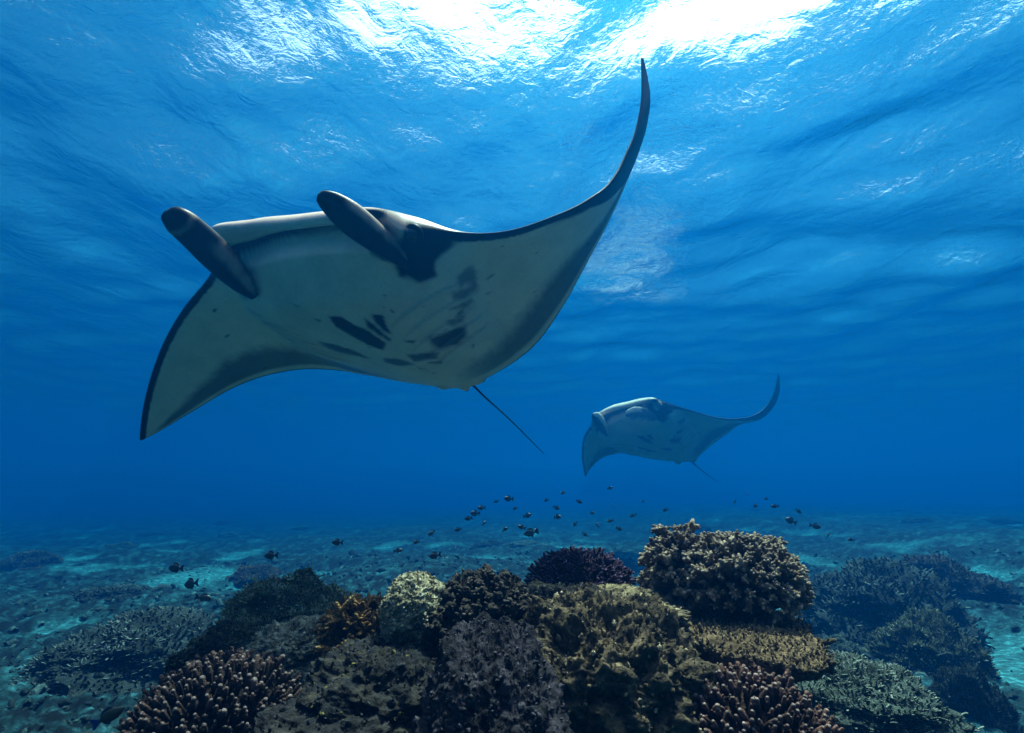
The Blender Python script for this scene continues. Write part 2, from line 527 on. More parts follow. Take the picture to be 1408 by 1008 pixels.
    # tail
    pts = [loc(at(u, v, z)) for (u, v, z, r) in tail]
    Vh, Fh, uu, th = tube(pts, [r for (_, _, _, r) in tail], 12, 1, None, 0, 60)
    link('tail', mesh_from('tail', Vh, Fh, SKIN, paint=np.tile(DARK * 2.5, (len(Vh), 1))), root)
    for path, radii, c in pelvic:
        pts = [loc(at(*q)) for q in path]
        Vh, Fh, uu, th = tube(pts, radii, 20, 0.32, M @ np.array([1.0, 0, 0.25]), 0, 30)
        pc = np.tile(np.array(c), (len(Vh), 1))
        edge = sstep(0.86, 0.97, uu)[:, None]
        link('pelvic_fin', mesh_from('pelvic_fin', Vh, Fh, SKIN, paint=pc * (1 - edge) + DARK * 2 * edge), root)
    return root

secs1 = [(-1.0, (192, 604, 3.98), (194, 606, 3.98)), (-.95, (193, 588, 3.94), (214, 596, 4.0)), (-.84, (200, 545, 3.84), (258, 570, 4.03)),
         (-.70, (220, 482, 3.70), (322, 533, 4.05)), (-.55, (250, 427, 3.55), (386, 512, 4.03)), (-.41, (288, 379, 3.40), (448, 508, 4.0)),
         (-.31, (300, 350, 3.16), (505, 515, 3.97)), (-.235, (284, 319, 2.98), (546, 522, 3.94)), (-.12, (335, 308, 2.83), (590, 529, 3.9)),
         (0, (390, 304, 2.70), (625, 533, 3.88)), (.12, (445, 297, 2.58), (648, 531, 3.85)), (.225, (512, 289, 2.50), (668, 520, 3.80)),
         (.30, (566, 299, 2.53), (696, 504, 3.70)), (.40, (625, 317, 2.60), (730, 480, 3.55)), (.54, (688, 319, 2.57), (770, 428, 3.38)),
         (.68, (752, 301, 2.56), (808, 360, 3.24)), (.79, (808, 275, 2.62), (838, 303, 3.13)), (.87, (843, 246, 2.72), (862, 250, 3.06)),
         (.92, (861, 212, 2.83), (880, 205, 3.03)), (.955, (876, 172, 2.94), (891, 165, 3.06)), (.98, (882, 128, 3.03), (894, 126, 3.08)), (1.0, (881, 80, 3.12), (885, 80, 3.12))]
blot1 = [
    ([(450, 434), (472, 436), (487, 447), (507, 455), (530, 472), (527, 481), (505, 475), (482, 461), (462, 449)], 2.0, DARK, 1),
    ([(500, 436), (513, 446), (538, 466), (537, 470), (522, 462), (505, 449)], 2.0, DARK, 1),
    ([(510, 432), (526, 433), (531, 448), (540, 462), (528, 455), (517, 444)], 2.0, DARK, 1),
    ([(438, 470), (462, 474), (490, 484), (508, 493), (482, 488), (455, 480)], 2.5, DARK * 3, .9),
    ([(526, 492), (548, 493), (570, 501), (548, 503), (530, 498)], 2.5, DARK * 4, .85),
    ([(560, 489), (590, 484), (606, 484), (600, 493), (570, 497)], 2.5, DARK * 4, .85),
    ([(588, 498), (608, 496), (607, 500), (590, 500)], 2, DARK * 4, .85),
    ([(573, 504), (586, 508), (590, 511), (578, 508)], 2, DARK * 4, .8),
    ([(590, 465), (620, 455), (640, 448), (641, 462), (628, 475), (604, 481), (594, 474)], 4, DARK * 3.5, .9),
    ([(614, 442), (640, 432), (636, 442), (620, 448)], 4, DARK * 5, .75),
    ([(615, 424), (648, 410), (652, 414), (640, 424), (620, 428)], 4, GREY * .6, .75),
    ([(618, 404), (654, 389), (657, 400), (640, 412), (622, 414)], 5, GREY * .6, .75),
    ([(626, 380), (650, 362), (657, 372), (655, 384), (634, 394)], 5, GREY * .6, .75),
    ([(526, 404), (531, 406), (529, 410)], 2, DARK * 3, .9), ([(536, 426), (543, 427), (541, 430)], 1.5, DARK * 3, .9),
    ([(556, 469), (572, 468), (568, 472)], 2, DARK * 3, .9), ([(648, 474), (652, 474), (650, 479)], 1.5, DARK * 2, .9),
    ([(433, 438), (442, 441), (438, 443)], 1.5, DARK * 3, .9),
    ([(400, 417), (413, 420), (408, 424)], 2, DARK * 5, .6),
]
def paint1(lay, pu, pv_, ST, CC, nz, vent):
    side = poly_sd(pu, pv_, [(500, 280), (560, 285), (628, 312), (628, 330), (612, 345), (604, 358), (600, 378), (576, 385), (550, 378), (545, 362), (520, 352), (500, 330)])
    lay((ST > 0.12) * sstep(-5, 5, side + 9 * nz), DARK)
    pale = poly_sd(pu, pv_, [(522, 302), (534, 295), (549, 299), (560, 312), (556, 322), (546, 336), (540, 345), (530, 330)])
    lay((ST > 0.12) * 0.85 * sstep(-3, 4, pale), WHITE * 0.8)
    sl = poly_sd(pu, pv_, [(280, 330), (318, 345), (345, 375), (352, 398), (338, 408), (315, 385), (290, 355)])
    lay((ST < -0.1) * vent * 0.9 * sstep(-8, 6, sl + 8 * nz), DARK * 2)
horns1 = [
    dict(base=(335, 385), z=2.9, side=(0.7, 0.1, 0.7), squash=0.8, spiral=0.25,
         path=[(350, 408, .02, 6), (330, 387, -.05, 15), (300, 355, -.14, 21), (266, 322, -.25, 20.5), (243, 303, -.33, 18.5), (229, 294, -.37, 11), (225, 291, -.38, 1.0)],
         patch=[((0.95, -0.15, 0.3), 0.84, 0.0, 0.40, WHITE * .4), ((0, 0, 1), -2, 0.60, 0.65, WHITE * .22), ((0, 1, -.3), .75, .9, 1.1, WHITE * .5)]),
    dict(base=(545, 355), z=2.5, side=(0.7, 0.1, 0.7), squash=0.72, spiral=0.35,
         path=[(562, 366, .03, 6), (545, 352, -.02, 11), (515, 328, -.10, 18), (482, 302, -.18, 20.5), (456, 281, -.25, 16), (441, 270, -.3, 9), (437, 267, -.31, 1.0)],
         patch=[((-.3, -.5, .8), 0.85, 0.45, 0.85, GREY * .25), ((-.2, 1, 0), .6, .84, 1.1, np.array([.2, .15, .09])), ((0.85, 0.5, 0.1), .93, .08, .6, WHITE * .5)]),
]
tail1 = [(630, 518, 3.80, 0.040), (646, 526, 3.87, 0.013), (668, 547, 3.96, 0.007), (700, 576, 4.12, 0.005), (748, 624, 4.36, 0.003)]
pel1 = [([(624, 508, 3.72), (615, 520, 3.72), (611, 530, 3.75), (609, 536, 3.78)], [.05, .085, .070, .004], WHITE * .9),
        ([(646, 504, 3.66), (653, 513, 3.67), (661, 520, 3.70), (667, 524, 3.72)], [.05, .095, .075, .004], WHITE * .9),
        ([(629, 514, 3.70), (635, 525, 3.71), (640, 533, 3.74), (643, 538, 3.77)], [.02, .034, .034, .004], WHITE)]
build_manta('manta_ray', 'large manta ray with pale blotched belly and one wing tip curled up to the surface', secs1,
            [(375, 312, 2.72), (632, 524, 3.88), (300, 345, 3.0), (520, 318, 2.52)], blot1, paint1, horns1, tail1, pel1, [(572, 330, 11)])

K2 = 1.6      # the second ray is larger and farther
secs2 = [(-1.0, (804, 655, 9.25), (806, 655, 9.25)), (-.95, (802, 643, 9.21), (809, 649, 9.27)), (-.84, (800, 627, 9.11), (816, 640, 9.30)),
         (-.70, (801, 608, 8.97), (828, 630, 9.32)), (-.55, (805, 596, 8.82), (844, 625, 9.30)), (-.41, (811, 587, 8.67), (863, 623, 9.27)),
         (-.31, (815, 582, 8.43), (885, 627, 9.24)), (-.235, (814, 576, 8.25), (905, 631, 9.21)), (-.12, (836, 563, 8.10), (925, 634, 9.17)),
         (0, (861, 557, 7.97), (940, 635, 9.15)), (.12, (884, 551, 7.85), (950, 634, 9.12)), (.225, (900, 549, 7.77), (960, 628, 9.07)),
         (.30, (914, 553, 7.80), (970, 619, 8.97)), (.40, (932, 559, 7.87), (982, 609, 8.82)), (.54, (958, 567, 7.84), (998, 598, 8.65)),
         (.68, (988, 575, 7.83), (1014, 586, 8.51)), (.79, (1013, 576, 7.89), (1025, 582, 8.40)), (.87, (1034, 572, 7.99), (1043, 578, 8.33)),
         (.92, (1049, 563, 8.10), (1057, 568, 8.30)), (.955, (1060, 549, 8.21), (1068, 552, 8.33)), (.98, (1066, 533, 8.30), (1072.5, 534, 8.35)), (1.0, (1070, 514, 8.39), (1071, 514, 8.39))]
blot2 = [
    ([(876, 600), (884, 599), (892, 604), (899, 611), (890, 610)], 1.2, DARK, 1), ([(888, 598), (895, 597), (899, 605), (894, 604)], 1.2, DARK, 1),
    ([(920, 606), (930, 602), (938, 602), (934, 609), (924, 611)], 1.8, DARK * 2, .9), ([(930, 594), (938, 590), (938, 594), (932, 598)], 1.8, DARK * 4, .8),
    ([(932, 580), (941, 574), (942, 579), (935, 586)], 1.8, DARK * 4, .7),
    ([(872, 614), (885, 616), (903, 621), (890, 621)], 1.5, DARK * 2, .9), ([(908, 617), (926, 616), (922, 620)], 1.5, DARK * 3, .9),
]
def paint2(lay, pu, pv_, ST, CC, nz, vent):
    side = poly_sd(pu, pv_, [(897, 546), (915, 550), (934, 559), (928, 563), (920, 570), (917, 578), (910, 582), (903, 576), (894, 570), (888, 560)])
    lay((ST > 0.1) * sstep(-2, 2, side + 3 * nz), DARK)
    pale = poly_sd(pu, pv_, [(897, 553), (908, 552), (912, 558), (904, 565), (898, 562)])
    lay((ST > 0.1) * 0.85 * sstep(-1, 1.5, pale), WHITE)
    mo = poly_sd(pu, pv_, [(826, 573), (842, 566), (866, 560), (884, 557), (880, 562), (860, 566), (843, 573), (833, 583)])
    lay((np.abs(ST) < .26) * vent * 0.95 * sstep(-1.2, 1, mo), DARK)
    rm = poly_sd(pu, pv_, [(835, 580), (843, 573), (860, 566), (869, 564), (869, 566), (860, 568.5), (845, 575), (837, 582)])
    lay((np.abs(ST) < .26) * vent * 0.95 * sstep(-.8, .6, rm), WHITE * 1.2)
    sl = poly_sd(pu, pv_, [(812, 574), (824, 578), (833, 588), (836, 597), (826, 594), (815, 584)])
    lay((ST < -0.1) * vent * 0.8 * sstep(-3, 2, sl + 3 * nz), DARK * 2)
horns2 = [
    dict(base=(826, 586), z=8.2, side=(0.7, 0.1, 0.7), squash=0.7, spiral=0.25,
         path=[(835, 598, .02, 3), (830, 590, -.06, 6), (824, 580, -.16, 7.5), (819, 573, -.24, 6.5), (816, 571, -.28, 4), (814, 570, -.3, .4)],
         patch=[((0.9, 0.5, 0.2), 0.5, 0.02, 0.9, WHITE), ((-.9, .3, .2), 0.8, 0.3, 0.9, WHITE)]),
    dict(base=(900, 572), z=7.8, side=(0.25, 0.2, 1.0), squash=0.2, spiral=0.0,
         path=[(904, 575, 0, 2.5), (897, 573, -.06, 6), (887, 570, -.1, 9), (876, 569, -.14, 10), (867, 570, -.17, 8), (862, 571, -.19, 4.5), (860, 572, -.2, .4)],
         patch=[((0, 0, 1), -2, -.1, 1.1, GREY * .9), ((0.1, -1, -.1), 0.86, 0.2, 1.1, WHITE), ((-.1, 1, -.1), 0.93, 0.4, 1.1, WHITE)]),
]
tail2 = [(943, 629, 9.07, 0.045), (950, 634, 9.15, 0.022), (958, 641, 9.22, 0.010), (970, 651, 9.35, 0.007), (987, 663, 9.55, 0.004)]
pel2 = [([(938, 629, 9.05), (934, 633, 9.07), (932, 637, 9.1), (931, 639, 9.11)], [.05, .075, .055, .004], WHITE * .8),
        ([(948, 627, 9.02), (952, 630, 9.04), (955, 633, 9.06), (956, 635, 9.07)], [.05, .08, .06, .004], WHITE * .8)]
zs = lambda q: (q[0], q[1], q[2] * K2)
secs2 = [(q[0], zs(q[1]), zs(q[2])) for q in secs2]
for h in horns2: h['path'] = [(u, v, dz * K2, r) for (u, v, dz, r) in h['path']]
tail2 = [(u, v, z * K2, r * K2) for (u, v, z, r) in tail2]
pel2 = [([zs(q) for q in pth], [r * K2 for r in rd], c) for (pth, rd, c) in pel2]
build_manta('manta_ray', 'manta ray half faded in the blue behind the larger one', secs2,
            [zs(q) for q in [(855, 565, 7.99), (943, 634, 9.15), (818, 582, 8.27), (902, 560, 7.79)]], blot2, paint2, horns2, tail2, pel2, [(908, 562, 4)], K2)
# ------------------------------------------------------------------ reef: materials
def rock_material(name, bump=0.9, scale=1.0, dist=0.02):
    m, t, b = new_mat(name)
    at_ = t.add('ShaderNodeAttribute', _attribute_name='paint').outputs['Color']
    tc = t.add('ShaderNodeTexCoord').outputs['Object']
    n1 = t.add('ShaderNodeTexNoise', Vector=tc, Scale=26.0 * scale, Detail=7.0, Roughness=0.7).outputs[0]
    v1 = t.add('ShaderNodeTexVoronoi', Vector=tc, Scale=60.0 * scale).outputs['Distance']
    c = t.mixc(1.0, at_, t.ramp(n1, [(0.30, 0.25), (0.5, 0.85), (0.72, 1.9)]), 'MULTIPLY')
    t.l.new(c, b.inputs['Base Color'])
    b.inputs['Roughness'].default_value = 0.92
    b.inputs['Specular IOR Level'].default_value = 0.08
    h = t.math('ADD', n1, t.math('MULTIPLY', v1, 0.5))
    t.l.new(t.add('ShaderNodeBump', Height=h, Strength=bump, Distance=dist).outputs[0], b.inputs['Normal'])
    return m
ROCK = rock_material('reef_rock')
CRUST = rock_material('reef_crust', 0.5, 2.0, 0.006)
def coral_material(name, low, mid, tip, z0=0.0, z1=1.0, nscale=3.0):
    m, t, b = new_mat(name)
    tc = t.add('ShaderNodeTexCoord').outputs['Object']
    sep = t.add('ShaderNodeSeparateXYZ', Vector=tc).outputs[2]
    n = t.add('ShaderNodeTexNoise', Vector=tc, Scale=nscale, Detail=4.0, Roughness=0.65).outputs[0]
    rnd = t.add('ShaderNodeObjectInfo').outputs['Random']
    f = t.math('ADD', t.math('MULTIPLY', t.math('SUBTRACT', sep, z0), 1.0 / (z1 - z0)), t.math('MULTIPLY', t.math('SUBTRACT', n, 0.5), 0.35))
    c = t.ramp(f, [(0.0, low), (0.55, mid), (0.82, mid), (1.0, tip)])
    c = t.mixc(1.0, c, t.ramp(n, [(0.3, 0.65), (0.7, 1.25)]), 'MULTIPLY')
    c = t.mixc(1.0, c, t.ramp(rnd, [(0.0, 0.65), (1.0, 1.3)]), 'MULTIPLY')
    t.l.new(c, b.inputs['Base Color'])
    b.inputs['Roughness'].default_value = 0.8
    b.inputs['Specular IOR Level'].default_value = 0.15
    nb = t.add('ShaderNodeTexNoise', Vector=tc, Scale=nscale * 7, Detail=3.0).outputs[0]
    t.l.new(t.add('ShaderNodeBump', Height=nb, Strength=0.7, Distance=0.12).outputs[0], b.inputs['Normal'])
    return m

# ------------------------------------------------------------------ reef: branch shapes (1 unit tall, shared)
def tubes_mesh(name, parts, mat, n=7, rings=7):
    Vs, Fs, k = [], [], 0
    for pts, rad in parts:
        V, F, _, _ = tube(pts, rad, n, 1.0, (0.9, 0.37, 0.2), 0, rings)
        Vs.append(V); Fs.append(F + k); k += len(V)
    return mesh_from(name, np.concatenate(Vs), np.concatenate(Fs), mat)
def branch_variants(kind, mat, count, seed):
    g = np.random.default_rng(seed)
    out = []
    for k in range(count):
        parts = []
        if kind == 'stub':                 # stout branch with a knobbly head
            top = np.array([g.normal(0, .06), g.normal(0, .06), 0.72])
            parts.append(([(0, 0, -.2), top * .5 + g.normal(0, .03, 3), top, top + (0, 0, .14), top + (0, 0, .2)], [.17, .17, .20, .13, .01]))
            for q in range(g.integers(9, 13)):
                a = 2.4 * q + g.uniform(-.4, .4); e = g.uniform(.0, 1.3)
                d = np.array([math.cos(a) * math.cos(e), math.sin(a) * math.cos(e), math.sin(e)])
                s0 = top + d * .04 - (0, 0, g.uniform(-.05, .34)); L = g.uniform(.16, .34)
                parts.append(([s0, s0 + d * L * .6, s0 + d * L, s0 + d * (L + .05)], [.085, .09, .065, .01]))
        elif kind == 'finger':             # blunt finger, sometimes forked
            b = g.normal(0, .09, 2)
            parts.append(([(0, 0, -.2), (b[0] * .3, b[1] * .3, .4), (b[0], b[1], .86), (b[0] * 1.15, b[1] * 1.15, .97), (b[0] * 1.2, b[1] * 1.2, 1.0)], [.16, .15, .12, .075, .01]))
            for q in range(g.integers(1, 4)):
                a = g.uniform(0, 6.28); z = g.uniform(.35, .7)
                d = np.array([math.cos(a) * .6, math.sin(a) * .6, .8]); s0 = np.array([b[0] * z * .6, b[1] * z * .6, z - .1])
                parts.append(([s0, s0 + d * .17, s0 + d * .28, s0 + d * .32], [.09, .085, .06, .01]))
        elif kind == 'twig':               # thin forking twig
            b = g.normal(0, .12, 2)
            parts.append(([(0, 0, -.2), (b[0] * .3, b[1] * .3, .4), (b[0], b[1], .9), (b[0] * 1.1, b[1] * 1.1, 1.0)], [.085, .075, .055, .01]))
            for q in range(g.integers(4, 8)):
                a = g.uniform(0, 6.28); z = g.uniform(.25, .8)
                d = np.array([math.cos(a) * .75, math.sin(a) * .75, .66]); s0 = np.array([b[0] * z * .7, b[1] * z * .7, z - .08]); L = g.uniform(.2, .42)
                parts.append(([s0, s0 + d * L * .6 + (0, 0, .02), s0 + d * L + (0, 0, .06), s0 + d * (L + .04) + (0, 0, .07)], [.06, .055, .04, .01]))
        else:                              # frond: broad lumpy blade
            b = g.normal(0, .1, 2)
            parts.append(([(0, 0, -.2), (b[0] * .5, b[1] * .5, .45), (b[0], b[1], .8), (b[0], b[1], .95), (b[0], b[1], 1.0)], [.12, .18, .20, .13, .01]))
            for q in range(4):
                a = g.uniform(0, 6.28); z = g.uniform(.2, .75)
                d = np.array([math.cos(a) * .7, math.sin(a) * .7, .6]); s0 = np.array([0, 0, z])
                parts.append(([s0, s0 + d * .2, s0 + d * .3, s0 + d * .36], [.12, .13, .09, .01]))
        out.append(tubes_mesh('branch', parts, mat, 7 if kind != 'stub' else 8, 6))
    return out

def sphere_grid(nu, nv):
    th = np.linspace(0.0, np.pi, nu); ph = np.linspace(0, 2 * np.pi, nv, endpoint=False)
    T, Ph = np.meshgrid(th, ph, indexing='ij')
    return np.stack([np.sin(T) * np.cos(Ph), np.sin(T) * np.sin(Ph), np.cos(T)], -1).reshape(-1, 3), grid_faces(nu, nv, True)
def flakes(V, N, count, size, g, colours, weight=None):
    """small rounded growths standing on a surface; returns verts, faces, paint"""
    idx = g.choice(len(V), count, p=weight)
    p, n = V[idx] + g.normal(0, size * .5, (count, 3)), N[idx]
    d = n + g.normal(0, 0.5, (count, 3)); d /= np.linalg.norm(d, axis=1)[:, None]
    sd = np.cross(d, g.normal(size=(count, 3))); sd /= np.linalg.norm(sd, axis=1)[:, None]
    bn = np.cross(d, sd)
    s = size * g.lognormal(0, 0.5, count)[:, None]
    p = p - d * s * .5
    q = []
    for lv, rd in ((0, .42), (.75, .55), (1.25, .16)):
        for k in range(5):
            a = 6.2832 * k / 5 + lv
            w = g.uniform(.6, 1.4, (count, 1))
            q.append(p + d * s * lv * g.uniform(.8, 1.2, (count, 1)) + (sd * math.cos(a) + bn * math.sin(a)) * s * rd * w)
    VV = np.stack(q, 1).reshape(-1, 3)
    b = (np.arange(count) * 15)[:, None]
    F = np.concatenate([b + [i + 5 * l, (i + 1) % 5 + 5 * l, (i + 1) % 5 + 5 * l + 5, i + 5 * l + 5] for l in (0, 1) for i in range(5)], 0)
    cl = np.asarray(colours)[g.integers(0, len(colours), count)] * g.uniform(.45, 1.4, (count, 1))
    return VV, F, np.repeat(cl, 15, 0)
def mesh_normals(V, F):
    n = np.zeros_like(V)
    fn = np.cross(V[F[:, 2]] - V[F[:, 0]], V[F[:, 3]] - V[F[:, 1]])
    for k in range(4): np.add.at(n, F[:, k], fn)
    return n / np.maximum(np.linalg.norm(n, axis=1), 1e-12)[:, None]

# ------------------------------------------------------------------ reef: the outcrop
def bump2(x, y, cx_, cy_, rx, ry, h, p=2.0):
    return h * np.exp(-(((x - cx_) / rx) ** 2 + ((y - cy_) / ry) ** 2) ** (p / 2))
def outcrop_h(x, y):
    z = bump2(x, y, 0.15, 1.91, 0.80, 0.85, 1.22, 4.0)
    z = np.maximum(z, bump2(x, y, -0.64, 2.00, 0.47, 0.60, 0.89, 3))
    z = np.maximum(z, bump2(x, y, -1.17, 2.75, 0.62, 0.62, 0.99, 3))
    z = np.maximum(z, bump2(x, y, 1.47, 2.60, 0.55, 0.66, 0.82, 3))
    z = np.maximum(z, bump2(x, y, -0.74, 1.53, 0.27, 0.28, 0.93, 3))      # pedestals of the two finger corals
    z = np.maximum(z, bump2(x, y, 0.57, 1.45, 0.27, 0.28, 1.02, 3))
    return z
gx, gy = np.meshgrid(np.linspace(-2.7, 3.0, 480), 0.6 + 4.0 * np.linspace(0, 1, 340) ** 1.25, indexing='ij')
gx, gy = gx.ravel(), gy.ravel()
oh = outcrop_h(gx, gy)
q3 = np.column_stack([gx, gy, oh])
base = ground(gx, gy)
w_ = sstep(0.02, 0.3, oh)
V = np.column_stack([gx, gy, base - 0.16 + oh * 1.08 - base * w_])
V[:, 2] += w_ * (0.11 * fbm(q3 * 3.0 + 2, 4, .55, True) - 0.06 + 0.03 * fbm(q3 * 13, 3, .6, True))
dsp = np.stack([fbm(q3 * 5.0 + 40 * k, 4, .6) for k in range(3)], 1)
V += dsp * w_[:, None] * np.array([.07, .07, .05])
F = grid_faces(480, 340)
N = mesh_normals(V, F)
if N[:, 2].mean() < 0: F = F[:, ::-1]; N = -N
var = np.clip(.5 + .8 * fbm(q3 * 4 + 8, 4, .6), 0, 1)[:, None]
vr2 = np.clip(.5 + 1.2 * perlin(q3 * 2.3 + 60), 0, 1)[:, None]
flank = sstep(.75, 1.2, np.abs(gx - .15))[:, None]
pc = np.array([.115, .085, .055]) * (.35 + 1.4 * var) * (1 - .5 * vr2) + np.array([.10, .085, .10]) * .5 * vr2
pf = np.array([.24, .23, .17]) * (.35 + 1.3 * var)
paint = pc * (1 - flank) + pf * flank
outcrop = tag(link('reef_outcrop', mesh_from('reef_outcrop', V, F, ROCK, paint=paint)), 'craggy brown reef outcrop carrying the corals', kind='structure')
g = np.random.default_rng(21)
wt = (oh > 0.2) * (gy < 3.6) * (1 / gy ** 1.0); wt = wt / wt.sum()
fv, ff, fp = flakes(V, N, 6000, 0.0095, g, [(.15, .115, .075), (.11, .08, .05), (.20, .17, .11), (.09, .075, .08)], weight=wt)
tf = tag(link('algae_turf', mesh_from('algae_turf', fv, ff, CRUST, paint=fp), outcrop), kind='stuff')
OUT_V = V
def top_at(x, y):
    i = np.argmin((OUT_V[:, 0] - x) ** 2 + (OUT_V[:, 1] - y) ** 2)
    return OUT_V[i, 2]

# ------------------------------------------------------------------ reef: single rocks
def rock(name, label, cat, u, v, z, wpx, hpx, deep, c1, c2, seed, rough=.16, fine=.035, sc=1.0, res=(110, 150), turf=0, turf_c=None, group=None, mat=None, tilt=0.0):
    """rounded rock whose middle stands behind photo pixel (u,v) at depth z; wpx, hpx its half sizes in pixels"""
    c = at(u, v, z)
    rx, rz = wpx * z / F_PX, hpx * z / F_PX
    D, F = sphere_grid(*res)
    so = seed * 7.13
    r = 1 + rough * fbm(D * 1.6 * sc + so, 3, .55) + fine * fbm(D * 6 * sc + so, 4, .6, True) + fine * .75 * fbm(D * 15 * sc + so, 3, .7, True) - fine * .5 + fine * .5 * fbm(D * 42 * sc + so, 3, .7, True)
    V = D * r[:, None] * np.array([rx, deep, rz])
    N = mesh_normals(V, F)
    if (N * V).sum() < 0: F = F[:, ::-1]; N = -N
    var = np.clip(.5 + .9 * fbm(D * 3.5 * sc + so, 4, .6), 0, 1)[:, None]
    pt = np.array(c1) * (1 - var) + np.array(c2) * var
    o = link(name, mesh_from(name, V, F, mat or ROCK, paint=pt), None, c)
    o.rotation_euler = (0, tilt, 0)
    tag(o, label, cat, group)
    if turf:
        g = np.random.default_rng(seed)
        wt = (V[:, 2] > -rz * .6) * np.sin(np.arccos(np.clip(D[:, 2], -1, 1))); wt = wt / wt.sum()
        fv, ff, fp = flakes(V, N, turf, 0.0042, g, turf_c or [c1, c2], weight=wt)
        tag(link('algae_turf', mesh_from('algae_turf', fv, ff, CRUST, paint=fp), o), kind='stuff')
    return o
rock('boulder', 'pale yellow rounded boulder coral lit by the sun beside the orange bush coral', 'boulder coral', 571, 842, 1.58, 41, 47, 0.12,
     (.36, .33, .22), (.19, .155, .09), 3, .10, .06, 1.4, turf=1500, turf_c=[(.28, .25, .17), (.17, .135, .08)])
rock('boulder', 'big dark purple grey encrusted boulder below the brown frond clump', 'boulder', 676, 1018, 1.207, 98, 132, 0.25,
     (.032, .027, .035), (.011, .010, .013), 5, .22, .035, 1.0, (190, 250), 2500, [(.05, .043, .055), (.03, .026, .032)])
rock('boulder', 'dark blue grey boulder with yellow patches below the orange bush coral', 'boulder', 530, 965, 1.377, 92, 62, 0.221,
     (.012, .013, .016), (.030, .026, .021), 8, .28, .05, 1.2, (130, 180), 1500, [(.03, .03, .034), (.02, .02, .023), (.026, .026, .027), (.025, .022, .025), (.09, .075, .025)], tilt=.25)
rock('boulder', 'low dark boulder between the brown finger coral and the purple grey boulder', 'boulder', 470, 1020, 1.232, 110, 52, 0.238,
     (.012, .012, .014), (.026, .023, .022), 12, .28, .05, 1.2, (120, 170), 1000, [(.03, .03, .033), (.02, .018, .02)])
rock('boulder', 'craggy brown boulder under the table coral beside the purple grey boulder', 'boulder', 828, 972, 1.43, 135, 132, 0.25,
     (.12, .085, .05), (.045, .034, .025), 15, .24, .05, 1.7, (180, 240), 4500, [(.16, .115, .065), (.07, .05, .03), (.05, .036, .025), (.26, .2, .13)])
rock('boulder', 'knobbly yellow brown ledge rock under the purple coral', 'boulder', 805, 848, 1.912, 115, 34, 0.323,
     (.24, .18, .10), (.12, .09, .055), 18, .2, .09, 1.6, (160, 220), 3500, [(.30, .22, .12), (.18, .13, .08), (.34, .27, .17)])
rock('boulder', 'pale rubble hump beside the orange bush coral', 'boulder', 415, 905, 1.827, 62, 42, 0.187,
     (.26, .25, .18), (.12, .11, .08), 23, .22, .08, 1.5, (120, 160), 1200, [(.3, .28, .2), (.2, .17, .1)])
# ------------------------------------------------------------------ reef: coral colonies
def align(n, spin):
    q = Vector(n).to_track_quat('Z', 'Y')
    return (q.to_matrix() @ Matrix.Rotation(spin, 3, 'Z')).to_euler()
def dome_points(count, zmin, g):
    i = np.arange(count) + .5
    z = 1 - (1 - zmin) * i / count
    a = i * 2.399963 + g.uniform(0, 6.28)
    r = np.sqrt(np.clip(1 - z * z, 0, 1))
    return np.stack([r * np.cos(a), r * np.sin(a), z], 1)
def colony(name, label, cat, domes, variants, length, base_paint, seed, splay=0.35, zmin=-0.15, spread=.16, group=None, thick=1.0, core=.94):
    """domes: list of (centre xyz, radii xyz, branches); the first gives the origin"""
    g = np.random.default_rng(seed)
    o0 = np.array(domes[0][0], float)
    root = bpy.data.objects.new(name, None); COL.objects.link(root); root.empty_display_size = .1
    root.location = o0
    tag(root, label, cat, group)
    todo = []
    for di, (c, rad, cnt) in enumerate(domes):
        c = np.array(c, float) - o0; rad = np.array(rad, float)
        D, F = sphere_grid(40, 56)
        V = c + D * rad * core * (1 + .06 * fbm(D * 3 + seed, 3))[:, None]
        link('base', mesh_from('base', V, F, ROCK, paint=np.tile(np.array(base_paint), (len(V), 1))), root)
        P = dome_points(cnt, zmin, g)
        P += g.normal(0, .45 / math.sqrt(cnt), P.shape); P /= np.linalg.norm(P, axis=1)[:, None]
        for p in P:
            pos = c + p * rad
            n = p / rad * rad.mean(); n /= np.linalg.norm(n)
            face = float(n @ (np.array([0, 0, CAM_Z]) - pos - o0) / np.linalg.norm(np.array([0, 0, CAM_Z]) - pos - o0))
            n = n * (1 - splay) + np.array([0, 0, splay]) + g.normal(0, spread, 3)
            # keep out of the other domes
            if any((((pos - (np.array(c2) - o0)) / np.array(r2)) ** 2).sum() < .9 for k, (c2, r2, _) in enumerate(domes) if k != di): continue
            L = length * g.lognormal(0, .16)
            todo.append((face, int(g.integers(len(variants))), pos, (L * thick * g.uniform(.85, 1.15),) * 2 + (L,), align(n, g.uniform(0, 6.28))))
    todo.sort(key=lambda q: -q[0])
    for face, vi, pos, sc, rot in todo[:295]:
        o = bpy.data.objects.new('branch', variants[vi])
        COL.objects.link(o); o.parent = root
        o.location = pos; o.scale = sc; o.rotation_euler = rot
    if todo[295:]:                      # the far side, joined
        bm = bmesh.new()
        for face, vi, pos, sc, rot in todo[295::2]:
            me = variants[vi].copy()
            me.transform(Matrix.LocRotScale(Vector(pos), rot, Vector(sc)))
            bm.from_mesh(me); bpy.data.meshes.remove(me)
        me = bpy.data.meshes.new('rear_branches'); bm.to_mesh(me); bm.free()
        m2 = variants[0].materials[0].copy()
        for nd in m2.node_tree.nodes:    # joined branches have no single tip: even colour
            if nd.type == 'SEPXYZ':
                for l in list(nd.outputs[2].links):
                    sk = l.to_socket; m2.node_tree.links.remove(l); sk.default_value = .55
        me.materials.append(m2)
        for pl in me.polygons: pl.use_smooth = True
        tag(link('rear_branches', me, root), kind='stuff')
    return root
